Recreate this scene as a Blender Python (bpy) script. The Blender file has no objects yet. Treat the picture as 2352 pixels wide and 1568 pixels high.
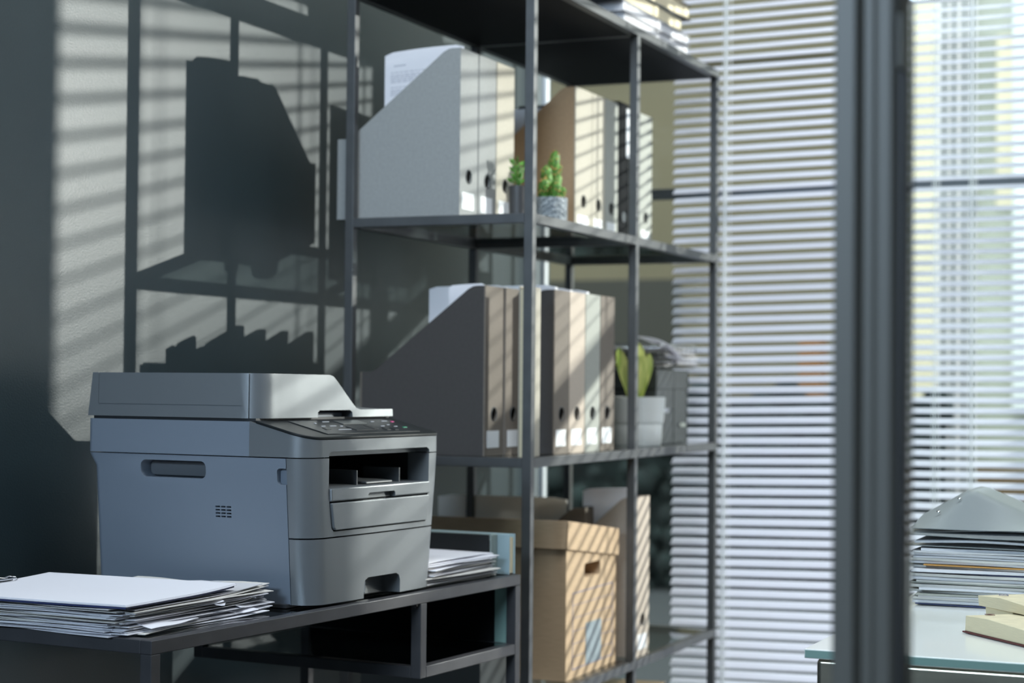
import bpy, bmesh, math, random
from mathutils import Vector, Matrix, Euler, noise
random.seed(7)
SC = bpy.context.scene
COL = SC.collection
PI = math.pi

# ------------------------------------------------------------------ camera
CAMZ = 1.05
def camera():
    yaw, pit, rol = math.radians(23.4101), math.radians(1.339), math.radians(.514)
    F = Vector((math.cos(yaw)*math.cos(pit), math.sin(yaw)*math.cos(pit), math.sin(pit)))
    R = Vector((math.sin(yaw), -math.cos(yaw), 0)); U = R.cross(F)
    R2 = R*math.cos(rol) + U*math.sin(rol); U2 = R2.cross(F)
    cd = bpy.data.cameras.new('camera'); co = bpy.data.objects.new('camera', cd); COL.objects.link(co)
    m = Matrix((R2, U2, -F)).transposed().to_4x4(); m.translation = (0, 0, CAMZ)
    co.matrix_world = m
    cd.sensor_width = 36; cd.lens = 4243.8/2352*36; cd.clip_start = .05; cd.clip_end = 200
    cd.dof.use_dof = True; cd.dof.focus_distance = 2.35; cd.dof.aperture_fstop = 4.8
    SC.camera = co
camera()

# ------------------------------------------------------------------ colour management, world, lights
SC.view_settings.view_transform = 'Standard'; SC.view_settings.look = 'None'
SC.view_settings.gamma = 1; SC.view_settings.use_curve_mapping = False
SC.view_settings.exposure = 0.0
w = bpy.data.worlds.new('sky'); SC.world = w; w.use_nodes = True
bg = w.node_tree.nodes['Background']; bg.inputs[0].default_value = (.80, .90, 1, 1); bg.inputs[1].default_value = 2.9

def aim(o, target):
    d = Vector(target) - o.location
    o.rotation_euler = d.to_track_quat('-Z', 'Y').to_euler()
def lamp(name, kind, loc, target, energy, col, **kw):
    ld = bpy.data.lights.new(name, kind); ld.energy = energy; ld.color = col
    for k, v in kw.items(): setattr(ld, k, v)
    o = bpy.data.objects.new(name, ld); COL.objects.link(o); o.location = loc; aim(o, target)
    return o
# bright unseen spot lamp close outside the window, shining in through the slats
lamp('window_beam', 'SPOT', (5.2527, -1.5851, 2.0221), (2.9, 1.3, 1.25), 920, (1, .985, .955),
     shadow_soft_size=.010, spot_size=math.radians(75), spot_blend=.2)
# high sun on the houses across the street
lamp('sun', 'SUN', (0, 0, 8), (5, 2, 0), .5, (1, .95, .84), angle=.01)
# cool fill added on the left, in front of an invented far window
lamp('left_fill', 'AREA', (-2.42, .95, 2.33), (2.4, 1.3, .8), 98, (.60, .79, 1), shape='RECTANGLE', size=1.2, size_y=.5)
lamp('overhead_fill', 'AREA', (1.75, .65, 2.74), (1.85, .75, 0), 37, (.86, .94, 1), shape='RECTANGLE', size=.9, size_y=.9)  # soft fill added overhead to brighten the papers on the desk

lamp('overhead_fill', 'AREA', (2.75, -.15, 2.74), (2.75, -.05, 0), 20, (.95, .98, 1), shape='RECTANGLE', size=.7, size_y=.7)  # second added fill, lifts the side cabinet and its stack

# ------------------------------------------------------------------ materials
def new_mat(name):
    m = bpy.data.materials.new(name); m.use_nodes = True
    return m, m.node_tree, m.node_tree.nodes['Principled BSDF']
def mat(name, col, rough=.5, metal=0, spec=.5, noise_amt=0, nscale=30, bump=0, bscale=200, coat=0, aniso=None, trans=0):
    m, nt, b = new_mat(name)
    b.inputs['Base Color'].default_value = (*col, 1); b.inputs['Roughness'].default_value = rough
    b.inputs['Metallic'].default_value = metal; b.inputs['Specular IOR Level'].default_value = spec
    b.inputs['Coat Weight'].default_value = coat
    tc = nt.nodes.new('ShaderNodeTexCoord')
    if noise_amt:
        n = nt.nodes.new('ShaderNodeTexNoise'); n.inputs['Scale'].default_value = nscale; n.inputs['Detail'].default_value = 5
        mp = nt.nodes.new('ShaderNodeMapping')
        if aniso: mp.inputs['Scale'].default_value = aniso
        nt.links.new(tc.outputs['Object'], mp.inputs[0]); nt.links.new(mp.outputs[0], n.inputs['Vector'])
        r = nt.nodes.new('ShaderNodeValToRGB')
        lo = [max(0, c*(1-noise_amt)) for c in col]; hi = [min(1, c*(1+noise_amt)) for c in col]
        r.color_ramp.elements[0].color = (*lo, 1); r.color_ramp.elements[1].color = (*hi, 1)
        r.color_ramp.elements[0].position = .3; r.color_ramp.elements[1].position = .7
        nt.links.new(n.outputs['Fac'], r.inputs[0]); nt.links.new(r.outputs[0], b.inputs['Base Color'])
    if bump:
        n2 = nt.nodes.new('ShaderNodeTexNoise'); n2.inputs['Scale'].default_value = bscale; n2.inputs['Detail'].default_value = 3
        nt.links.new(tc.outputs['Object'], n2.inputs['Vector'])
        bp = nt.nodes.new('ShaderNodeBump'); bp.inputs['Strength'].default_value = bump; bp.inputs['Distance'].default_value = .001
        nt.links.new(n2.outputs['Fac'], bp.inputs['Height']); nt.links.new(bp.outputs[0], b.inputs['Normal'])
    return m
def glass(name, tint, rough=0.0, ior=1.5, gl=(1, 1, 1)):
    m = bpy.data.materials.new(name); m.use_nodes = True; nt = m.node_tree; nt.nodes.clear()
    out = nt.nodes.new('ShaderNodeOutputMaterial'); tr = nt.nodes.new('ShaderNodeBsdfTransparent'); g = nt.nodes.new('ShaderNodeBsdfGlossy')
    fr = nt.nodes.new('ShaderNodeFresnel'); mx = nt.nodes.new('ShaderNodeMixShader')
    ge = nt.nodes.new('ShaderNodeNewGeometry'); mr = nt.nodes.new('ShaderNodeMapRange'); mr.inputs['To Min'].default_value = ior; mr.inputs['To Max'].default_value = 1/ior
    nt.links.new(ge.outputs['Backfacing'], mr.inputs['Value']); nt.links.new(mr.outputs[0], fr.inputs[0])
    tr.inputs[0].default_value = (*tint, 1); g.inputs['Color'].default_value = (*gl, 1); g.inputs['Roughness'].default_value = rough
    nt.links.new(fr.outputs[0], mx.inputs[0]); nt.links.new(tr.outputs[0], mx.inputs[1]); nt.links.new(g.outputs[0], mx.inputs[2])
    nt.links.new(mx.outputs[0], out.inputs[0]); return m
def translucent(name, col, rough=.4, t=.3, tcol=None):
    m, nt, b = new_mat(name); b.inputs['Base Color'].default_value = (*col, 1); b.inputs['Roughness'].default_value = rough
    tr = nt.nodes.new('ShaderNodeBsdfTranslucent'); tr.inputs[0].default_value = (*(tcol or col), 1)
    mx = nt.nodes.new('ShaderNodeMixShader'); mx.inputs[0].default_value = t
    nt.links.new(b.outputs[0], mx.inputs[1]); nt.links.new(tr.outputs[0], mx.inputs[2])
    nt.links.new(mx.outputs[0], nt.nodes['Material Output'].inputs[0]); return m
def emboss(name, c1, c2, scale=60, rough=.5, amt=1.0):
    m, nt, b = new_mat(name); b.inputs['Roughness'].default_value = rough
    tc = nt.nodes.new('ShaderNodeTexCoord'); v = nt.nodes.new('ShaderNodeTexWave'); v.wave_type = 'BANDS'; v.bands_direction = 'DIAGONAL'
    v.inputs['Scale'].default_value = scale; v.inputs['Distortion'].default_value = 6; v.inputs['Detail'].default_value = 2; v.inputs['Detail Scale'].default_value = 3
    r = nt.nodes.new('ShaderNodeValToRGB'); r.color_ramp.elements[0].color = (*c1, 1); r.color_ramp.elements[1].color = (*c2, 1)
    nt.links.new(tc.outputs['Object'], v.inputs[0]); nt.links.new(v.outputs['Fac'], r.inputs[0]); nt.links.new(r.outputs[0], b.inputs['Base Color'])
    bp = nt.nodes.new('ShaderNodeBump'); bp.inputs['Distance'].default_value = .002; bp.inputs['Strength'].default_value = amt
    nt.links.new(v.outputs['Fac'], bp.inputs['Height']); nt.links.new(bp.outputs[0], b.inputs['Normal']); return m

M = {}
M['wall'] = mat('dark_wall_paint', (.015, .028, .034), .43, spec=.70, bump=.42, bscale=380, noise_amt=.05, nscale=12)
M['white_wall'] = mat('white_wall_paint', (.36, .37, .38), .8)
M['floor'] = mat('grey_floor', (.10, .10, .10), .5, noise_amt=.1, nscale=4)
M['black_metal'] = mat('black_powder_coated_steel', (.095, .098, .100), .40, metal=.55, noise_amt=.10, nscale=25, bump=.05, bscale=500)
M['desk_metal'] = mat('graphite_steel', (.082, .082, .088), .38, metal=.5, noise_amt=.12, nscale=20, bump=.05, bscale=500)
M['black_panel'] = mat('black_board', (.007, .008, .009), .6, spec=.12)
M['shelf_glass'] = glass('smoked_shelf_glass', (.62, .68, .68), .03, 1.5)
M['desk_glass'] = glass('dark_desk_glass', (.30, .34, .35), .03, 1.55)
M['window_glass'] = glass('window_glass', (.95, .97, .95), 0, 1.18)
M['partition_glass'] = glass('partition_glass', (.96, .98, .97), 0, 1.4)
M['frame_dark'] = mat('dark_window_frame', (.11, .125, .135), .4)
M['aluminium'] = mat('grey_aluminium', (.115, .110, .095), .45, metal=.1)
M['rubber'] = mat('black_rubber', (.010, .010, .012), .5)
M['slat'] = translucent('white_blind_slat', (.90, .90, .95), .38, .44, (.93, .93, .98))
M['cord'] = mat('white_cord', (.85, .88, .88), .6)
M['pipe'] = mat('white_pipe', (.78, .82, .84), .35)
M['printer'] = mat('printer_grey_plastic', (.180, .212, .255), .40, spec=.5, bump=.12, bscale=1500)
M['printer_front'] = mat('printer_front_plastic', (.185, .200, .210), .35, metal=.35, spec=.55, bump=.12, bscale=1500)
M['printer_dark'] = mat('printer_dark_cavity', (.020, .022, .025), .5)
M['printer_tray'] = mat('printer_tray_plastic', (.10, .11, .12), .45)
M['panel_black'] = mat('printer_panel_black', (.012, .014, .015), .42, spec=.22)
M['lcd'] = mat('lcd_grey', (.05, .055, .055), .3, spec=.25)
M['key_white'] = mat('key_mark_white', (.28, .30, .34), .6)
M['key_dark'] = mat('key_dark', (.016, .018, .020), .4, spec=.25)
M['key_pink'] = mat('key_magenta', (.55, .05, .22), .4)
M['key_green'] = mat('key_green', (.02, .22, .12), .4)
def cloth(n, c, a=.06): return mat(n, c, .75, noise_amt=a, nscale=180, bump=.15, bscale=900, spec=.25)
M['file_grey'] = cloth('light_grey_file_board', (.30, .31, .305))
M['file_cream'] = cloth('cream_file_board', (.46, .43, .36))
M['file_kraft'] = cloth('kraft_file_board', (.46, .31, .185))
M['file_side_dark'] = cloth('dark_file_side_board', (.062, .058, .056))  # darker board tone, used for the side panels of two files
M['file_sage'] = cloth('sage_grey_file_board', (.36, .37, .335))
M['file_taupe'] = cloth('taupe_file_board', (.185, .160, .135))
M['file_brown'] = cloth('dark_brown_file_board', (.13, .105, .085))
M['file_beige'] = cloth('beige_file_board', (.50, .43, .36))
M['file_black'] = mat('black_binder_vinyl', (.005, .006, .007), .6, spec=.08)
M['label'] = mat('white_label_paper', (.80, .82, .84), .6)
M['paper'] = translucent('white_paper', (.90, .90, .94), .6, .28)
M['paper_warm'] = translucent('warm_white_paper', (.80, .78, .74), .6, .25)
M['paper_grey'] = translucent('greyish_paper', (.62, .62, .64), .6, .08)
M['card'] = mat('kraft_cardboard', (.53, .38, .24), .8, noise_amt=.06, nscale=40, bump=.2, bscale=300, aniso=(1, 1, 6))
M['card_dark'] = mat('brown_cardboard', (.28, .19, .11), .8, noise_amt=.06, nscale=40)
M['ink_blue'] = mat('blue_printed_ink', (.22, .22, .32), .7)
M['ink_patch'] = mat('grey_blue_ink_patch', (.26, .31, .34), .7, noise_amt=.25, nscale=25)
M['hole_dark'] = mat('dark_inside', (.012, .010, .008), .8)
M['pot_grey'] = emboss('patterned_grey_ceramic', (.16, .19, .215), (.36, .40, .43), 55, .5)
M['pot_dark'] = mat('dark_grey_pot', (.05, .05, .052), .45)
M['pot_white'] = mat('white_ceramic', (.72, .74, .72), .4)
M['soil'] = mat('dark_soil', (.03, .02, .015), .9, noise_amt=.4, nscale=200)
M['cactus'] = mat('cactus_green', (.10, .24, .035), .55, noise_amt=.6, nscale=140, bump=.6, bscale=300)
M['cactus_tip'] = mat('cactus_orange_buds', (.50, .28, .09), .6)
M['succulent'] = mat('succulent_green', (.09, .27, .03), .45, noise_amt=.3, nscale=80)
def leafmat():
    m, nt, b = new_mat('variegated_leaf'); b.inputs['Roughness'].default_value = .4
    tc = nt.nodes.new('ShaderNodeTexCoord'); n = nt.nodes.new('ShaderNodeTexNoise'); n.inputs['Scale'].default_value = 60
    mp = nt.nodes.new('ShaderNodeMapping'); mp.inputs['Scale'].default_value = (1, 1, .25)
    nt.links.new(tc.outputs['Object'], mp.inputs[0]); nt.links.new(mp.outputs[0], n.inputs[0])
    r = nt.nodes.new('ShaderNodeValToRGB'); r.color_ramp.elements[0].color = (.30, .42, .07, 1); r.color_ramp.elements[1].color = (.72, .74, .24, 1)
    r.color_ramp.elements[0].position = .35; r.color_ramp.elements[1].position = .6
    nt.links.new(n.outputs['Fac'], r.inputs[0]); nt.links.new(r.outputs[0], b.inputs['Base Color']); return m
M['leaf'] = leafmat()
M['black_plastic'] = mat('black_box_board', (.026, .032, .035), .5)
M['chrome'] = mat('chrome', (.75, .75, .75), .15, metal=1)
M['steel'] = mat('brushed_steel', (.62, .57, .45), .22, metal=.9, noise_amt=.2, nscale=6, aniso=(1, 1, 8))
M['cabinet_glass'] = mat('pale_reflection_glass', (.82, .83, .80), .12, spec=.6)  # pale tone stands in for the blinds mirrored in the cabinet top
M['glass_side'] = mat('green_glass_side', (.24, .38, .34), .25)
M['book_pages'] = mat('cream_book_pages', (.68, .60, .42), .8, noise_amt=.08, nscale=60, aniso=(1, 1, 30))
M['cover_dark'] = mat('dark_book_cover', (.05, .058, .062), .5)
M['cover_brown'] = mat('brown_book_cover', (.14, .115, .085), .6)
M['cover_sage'] = mat('sage_binder_board', (.20, .25, .24), .5)
M['cover_blue'] = mat('blue_grey_cover', (.30, .40, .43), .4)
M['maroon'] = mat('maroon_cover', (.10, .02, .02), .5)
M['plastic_grey'] = glass('translucent_grey_folder', (.42, .45, .46), .18, 1.6, (.8, .85, .88))
M['folder_grey'] = mat('grey_plastic_folder', (.24, .26, .27), .28)
M['text_ink'] = mat('faint_grey_ink', (.45, .46, .52), .8)
M['orange'] = mat('orange_board', (.60, .30, .07), .7)
M['navy'] = mat('navy_cover', (.03, .04, .12), .5)
M['ext_beige'] = mat('beige_render', (.13, .112, .066), .9, noise_amt=.12, nscale=.6)
M['ext_grey'] = mat('grey_green_render', (.44, .44, .36), .9, noise_amt=.25, nscale=1.2)
M['ext_cream'] = mat('cream_render', (.76, .66, .47), .9, noise_amt=.08, nscale=2)
M['ext_rust'] = mat('rust_orange_planter', (.20, .085, .012), .8)
M['ext_white'] = mat('white_render', (.82, .82, .78), .9)
M['ext_pink'] = mat('pale_stone', (.72, .65, .63), .9)
M['ext_window'] = mat('dark_outside_window', (.035, .06, .06), .3)
M['ext_bronze'] = mat('bronze_panel', (.17, .10, .035), .6)
M['ext_shade'] = mat('olive_shutter', (.03, .029, .02), .8)
M['asphalt'] = mat('asphalt', (.04, .045, .045), .9)
M['hedge'] = mat('dark_hedge', (.006, .013, .011), .9, noise_amt=.7, nscale=9)

# ------------------------------------------------------------------ geometry helpers
class MB:
    def __init__(s): s.bm = bmesh.new()
    def box(s, x0, x1, y0, y1, z0, z1, m=None):
        v = [s.bm.verts.new(Vector(p) if m is None else m @ Vector(p)) for p in
             ((x0,y0,z0),(x1,y0,z0),(x1,y1,z0),(x0,y1,z0),(x0,y0,z1),(x1,y0,z1),(x1,y1,z1),(x0,y1,z1))]
        for f in ((0,3,2,1),(4,5,6,7),(0,1,5,4),(1,2,6,5),(2,3,7,6),(3,0,4,7)): s.bm.faces.new([v[i] for i in f])
        return s
    def loft(s, rings, closed=True, cap=True):
        R = [[s.bm.verts.new(Vector(p)) for p in r] for r in rings]; n = len(R[0])
        for a, b in zip(R, R[1:]):
            for i in range(n if closed else n-1):
                j = (i+1) % n
                s.bm.faces.new((a[i], a[j], b[j], b[i]))
        if cap:
            s.bm.faces.new(R[0][::-1]); s.bm.faces.new(R[-1])
        return s
    def prism(s, poly, axis, a, b):
        def P(p, t): return {'x': (t, p[0], p[1]), 'y': (p[0], t, p[1]), 'z': (p[0], p[1], t)}[axis]
        return s.loft([[P(p, a) for p in poly], [P(p, b) for p in poly]])
    def cyl(s, p0, p1, r0, r1=None, n=24, cap=True):
        r1 = r0 if r1 is None else r1; p0, p1 = Vector(p0), Vector(p1); d = (p1-p0).normalized()
        u = d.orthogonal().normalized(); v = d.cross(u)
        ring = lambda c, r: [c + u*math.cos(2*PI*i/n)*r + v*math.sin(2*PI*i/n)*r for i in range(n)]
        return s.loft([ring(p0, r0), ring(p1, r1)], True, cap)
    def lathe(s, prof, cx=0, cy=0, n=40):
        R = []
        for r, z in prof: R.append([(cx+max(r,1e-4)*math.cos(2*PI*i/n), cy+max(r,1e-4)*math.sin(2*PI*i/n), z) for i in range(n)])
        return s.loft(R)
    def tube(s, pts, r, n=8):
        pts = [Vector(p) for p in pts]; R = []; up = None
        for i, p in enumerate(pts):
            t = (pts[min(i+1, len(pts)-1)] - pts[max(i-1, 0)]).normalized()
            u = t.orthogonal().normalized() if up is None else (up - t*up.dot(t)).normalized()
            up = u; v = t.cross(u)
            R.append([p + u*math.cos(2*PI*k/n)*r + v*math.sin(2*PI*k/n)*r for k in range(n)])
        return s.loft(R)
    def ball(s, c, rx, ry=None, rz=None, n=12, m=8):
        ry = rx if ry is None else ry; rz = rx if rz is None else rz; R = []
        for j in range(m+1):
            a = -PI/2 + PI*j/m; rr = max(math.cos(a), .01)
            R.append([(c[0]+rx*rr*math.cos(2*PI*i/n), c[1]+ry*rr*math.sin(2*PI*i/n), c[2]+rz*math.sin(a)) for i in range(n)])
        return s.loft(R)
    def build(s, name, m, parent=None, bevel=0, smooth=None, seg=2, loc=None, rot=None):
        bmesh.ops.recalc_face_normals(s.bm, faces=s.bm.faces)
        me = bpy.data.meshes.new(name); s.bm.to_mesh(me); s.bm.free()
        o = bpy.data.objects.new(name, me); COL.objects.link(o)
        me.materials.append(m)
        if loc: o.location = loc
        if rot: o.rotation_euler = rot
        if parent: o.parent = parent
        if bevel:
            b = o.modifiers.new('bevel', 'BEVEL'); b.width = bevel; b.segments = seg; b.limit_method = 'ANGLE'; b.angle_limit = math.radians(35)
            b.harden_normals = True
        if smooth is not None or bevel:
            for p in me.polygons: p.use_smooth = True
            me.set_sharp_from_angle(angle=math.radians(smooth if smooth is not None else 35))
        return o
def cut(o, cutters):
    tmp = []
    for c in cutters:
        bmesh.ops.recalc_face_normals(c.bm, faces=c.bm.faces)
        me = bpy.data.meshes.new('tmp'); c.bm.to_mesh(me); c.bm.free(); co = bpy.data.objects.new('tmp', me); COL.objects.link(co)
        co.matrix_world = Matrix()
        md = o.modifiers.new('b', 'BOOLEAN'); md.object = co; md.operation = 'DIFFERENCE'; md.solver = 'EXACT'; tmp.append(co)
    par = o.parent; o.parent = None
    bpy.context.view_layer.update()
    dg = bpy.context.evaluated_depsgraph_get()
    me = bpy.data.meshes.new_from_object(o.evaluated_get(dg)); old = o.data
    o.modifiers.clear(); o.data = me; me.name = old.name; o.parent = par
    for c in tmp: bpy.data.objects.remove(c)
    for p in me.polygons: p.use_smooth = True
    me.set_sharp_from_angle(angle=math.radians(32))
    return o
def rrect(x0, x1, y0, y1, r, n=6):
    pts = []
    for cx, cy, a0 in ((x1-r, y1-r, 0), (x0+r, y1-r, 90), (x0+r, y0+r, 180), (x1-r, y0+r, 270)):
        for i in range(n+1):
            a = math.radians(a0 + 90*i/n); pts.append((cx+r*math.cos(a), cy+r*math.sin(a)))
    return pts
def tag(o, label=None, cat=None, group=None, kind=None):
    if label: o['label'] = label
    if cat: o['category'] = cat
    if group: o['group'] = group
    if kind: o['kind'] = kind
    return o
def thing(name, label, cat, loc=(0, 0, 0), rz=0, group=None):
    o = bpy.data.objects.new(name, None); COL.objects.link(o); o.empty_display_size = .05
    o.location = loc; o.rotation_euler = (0, 0, rz); return tag(o, label, cat, group)
def struct(o): o['kind'] = 'structure'; return o
def dup(root, loc=None, rz=None, label=None, group=None):
    r = root.copy(); COL.objects.link(r)
    if loc is not None: r.location = loc
    if rz is not None: r.rotation_euler = (0, 0, rz)
    if label: r['label'] = label
    if group: r['group'] = group
    for ch in list(root.children):
        c = ch.copy(); COL.objects.link(c); c.parent = r
        for g in ch.children:
            d = g.copy(); COL.objects.link(d); d.parent = c
    return r
def text_mesh(name, s, size, m, parent, matrix, ext=.0002):
    cu = bpy.data.curves.new(name, 'FONT'); cu.body = s; cu.size = size; cu.extrude = ext
    o = bpy.data.objects.new('t', cu); COL.objects.link(o); bpy.context.view_layer.update()
    me = bpy.data.meshes.new_from_object(o.evaluated_get(bpy.context.evaluated_depsgraph_get())); bpy.data.objects.remove(o)
    me.materials.clear(); me.materials.append(m); q = bpy.data.objects.new(name, me); COL.objects.link(q); q.parent = parent
    q.matrix_local = matrix; return q

# ------------------------------------------------------------------ room shell
WY = 1.7528            # inner face of the dark wall
WX = 4.16              # window plane
struct(MB().box(-2.6, WX+.1, -3.2, WY+.12, -.1, 0).build('floor', M['floor']))
struct(MB().box(-2.6, WX+.12, -3.2, WY+.12, 2.8, 2.95).build('ceiling', M['white_wall']))
struct(MB().box(-2.6, WX+.12, WY, WY+.12, 0, 2.8).build('wall_back', M['wall']))
struct(MB().box(-2.6, WX+.12, -3.3, -3.2, 0, 2.8).build('wall_front', M['white_wall']))
b = MB()      # left wall with an opening added for the cool fill
b.box(-2.7, -2.55, -3.2, -.2, 0, 2.8).box(-2.7, -2.55, 1.62, WY, 0, 2.8).box(-2.7, -2.55, -.2, 1.62, 0, 1.95).box(-2.7, -2.55, -.2, 1.62, 2.65, 2.8)
struct(b.build('wall_left', M['white_wall']))
wn = struct(bpy.data.objects.new('added_window', None)); COL.objects.link(wn)  # invented window, only there to house the left fill
MB().box(-2.66, -2.60, -.2, -.15, 1.95, 2.65).box(-2.66, -2.60, 1.57, 1.62, 1.95, 2.65).box(-2.66, -2.60, -.15, 1.57, 1.95, 2.0).box(-2.66, -2.60, -.15, 1.57, 2.6, 2.65).build('window_frame', M['frame_dark'], wn)
MB().box(-2.635, -2.625, -.15, 1.57, 2.0, 2.6).build('pane', M['window_glass'], wn)
b = MB()      # window wall: sill, lintel, slim pier, and the panelled run to the right of the window
b.box(WX, WX+.04, -1.15, WY, 0, .12).box(WX, WX+.04, -1.15, WY, 2.45, 2.8).box(WX-.115, WX-.10, -.300, -.236, 0, 2.8).box(WX-.13, WX-.10, -3.2, -.466, 0, 2.8)
struct(b.build('wall_right', M['wall']))
wn = struct(bpy.data.objects.new('window_1', None)); COL.objects.link(wn)
b = MB()
b.box(WX-.02, WX+.03, -1.15, WY, .12, .15).box(WX-.02, WX+.03, -1.15, WY, 2.42, 2.45)
b.box(WX-.02, WX+.03, -1.15, WY, 1.494, 1.516)
b.box(WX-.02, WX+.01, .335, .372, .15, 2.42).box(WX-.03, WX+.03, WY-.02, WY, .15, 2.42).box(WX-.03, WX+.03, -1.15, -1.13, .15, 2.42)
b.build('window_frame', M['frame_dark'], wn, bevel=.002)
for (a, c) in ((-1.13, .335), (.372, WY-.02)):
    MB().box(WX-.004, WX+.004, a, c, .15, 1.494).build('pane', M['window_glass'], wn)
    MB().box(WX-.004, WX+.004, a, c, 1.516, 2.42).build('pane', M['window_glass'], wn)

# heating pipe in the corner
t = thing('heating_pipe', 'white vertical heating pipe in the corner behind the metal shelf', 'pipe', (4.075, 1.683, 0))
MB().cyl((0, 0, 0), (0, 0, 2.8), .0095, n=20).build('pipe', M['pipe'], t, smooth=40)
for z in (.3, 2.3):
    MB().cyl((0, 0, z), (0, 0, z+.03), .013, n=20).box(-.006, .006, 0, .07, z+.008, z+.02).build('bracket', M['pipe'], t, smooth=30)

# ------------------------------------------------------------------ venetian blinds
XS = 4.045
def blind(label, y0, y1, z0, tilt, ztilt=0, cords=(), pitch=.02293, wand=False, zlo=.14, ztop=2.40):
    t = thing('venetian_blind', label, 'blind', (XS, (y0+y1)/2, 0))
    hw = (y1-y0)/2; n = 7; wd = .0125; cr = .0013; ct, st = math.cos(math.radians(tilt)), math.sin(math.radians(tilt))
    prof = []
    for i in range(n):
        u = -wd + 2*wd*i/(n-1); v = cr*(1-(u/wd)**2); prof.append((u*ct - v*st, u*st + v*ct))
    for i in range(n-1, -1, -1):
        u = -wd + 2*wd*i/(n-1); v = cr*(1-(u/wd)**2) - .00045; prof.append((u*ct - v*st, u*st + v*ct))
    b = MB(); k0 = -int((ztop-.05-z0)/pitch); k1 = int((z0-zlo-.03)/pitch)
    for k in range(k0, k1+1):
        zc = z0 - k*pitch; wob = random.uniform(-.0007, .0007)
        b.loft([[(p[0], -hw, zc+p[1] + ztilt*hw + wob) for p in prof], [(p[0], hw, zc+p[1] - ztilt*hw - wob) for p in prof]])
    b.build('slats', M['slat'], t, smooth=60)
    MB().box(-.016, .016, -hw, hw, ztop-.03, ztop).build('head_rail', M['pipe'], t, bevel=.002)
    MB().box(-.012, .012, -hw, hw, zlo-.012, zlo+.004).build('bottom_rail', M['pipe'], t, bevel=.002)
    for yc, wth in cords:
        yl = yc-(y0+y1)/2; b = MB()
        b.box(-.0152, -.0140, yl-wth, yl+wth, zlo, ztop-.03); b.build('lift_cord', M['cord'], t)
        b = MB()
        for s in (-1, 1):
            for xx in (-.0142, .0142): b.cyl((xx, yl+s*.006, zlo), (xx, yl+s*.006, ztop-.03), .0006, n=6)
        b.build('ladder_cord', M['cord'], t)
    return t
blind('white venetian blind behind the right half of the metal shelf', .905, 1.3478, 1.8923+.0, 33.5, .021, ((1.2218, .0022),))
blind('white venetian blind to the right of the grey post', .556, .893, 1.8506, 28.5, .007, ((.749, .0012), (.670, .0016)))
blind('white venetian blind whose edge shows at the right border of the photo', -.230, .546, 1.8436, 21.5, .004, ((.49, .0012), (-.1, .0012), (.25, .001)))
blind('narrow white venetian blind beyond the wall pier', -.472, -.306, 1.8436, 27, .0, ((-.45, .001),))

# ------------------------------------------------------------------ glass partition post in the foreground
t = thing('partition_post', 'blurred grey aluminium partition post in the foreground', 'post', (1.19, .2645, 0), math.radians(-1))
prof = [(.0, .0225), (.0, .0085), (.005, .0070), (.0085, .0045), (.0085, -.0015), (.005, -.0038), (.0, -.0055), (.001, -.0150), (.006, -.0190), (.05, -.0195), (.05, .0225)]
MB().prism(prof, 'z', 0, 2.8).build('profile', M['aluminium'], t, bevel=.001)
MB().box(.003, .03, -.0225, -.0195, 0, 1.255).build('gasket', M['rubber'], t, bevel=.0005)
MB().box(-.001, .04, -.0215, -.0195, 1.257, 1.292).build('bracket', M['aluminium'], t, bevel=.0005)
t = thing('partition_pane', 'clear glass partition pane held right of the foreground post', 'glass', (1.2, .2418, 0), math.radians(-1))
MB().box(.008, .014, -1.1, -.0005, .03, 1.307).build('pane', M['partition_glass'], t)
MB().box(.0, .03, -1.1, -.0005, 1.307, 1.34).build('top_rail', M['rubber'], t, bevel=.001)
MB().box(.0, .03, -1.1, -.0005, 0, .03).build('bottom_rail', M['rubber'], t, bevel=.001)

# ------------------------------------------------------------------ metal shelf
A = .0168; SX, SY = 2.915, 1.2252; L1, L2, DP = .53, 1.0642, .3655
ZT, ZM, ZL, ZB, ZF = 1.7616, 1.3452, .9244, .5079, .0917
t = thing('shelving_unit', 'tall black metal shelving unit with glass shelves holding files', 'shelf', (SX, SY, 0))
for x in (0, L1, L2-A+.0168):
    for y in (0, DP-A):
        MB().box(x, x+A, y, y+A, 0, ZT-A).build('post', M['black_metal'], t, bevel=.0012)
for z in (ZT, ZM, ZL, ZB, ZF):
    b = MB()
    e = L2+A; top = z == ZT
    xs = ((0, e),) if top else ((A, L1), (L1+A, L2))
    for (a, c) in xs: b.box(a, c, 0, A, z-A, z).box(a, c, DP-A, DP, z-A, z)
    for x in (0, L1, L2): b.box(x, x+A, A, DP-A, z-A, z)
    b.build('shelf_frame', M['black_metal'], t, bevel=.001)
    if top: MB().box(A, L2, A, DP-A, z-A+.001, z-.001).build('top_panel', M['black_panel'], t)
    else:
        for (a, c) in ((A, L1), (L1+A, L2)): MB().box(a, c, A, DP-A, z-.0062, z-.0002).build('glass_shelf', M['shelf_glass'], t)
for x in (A*.5, L2+A*.5):
    for y in (A*.5, DP-A*.5): pass

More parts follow.
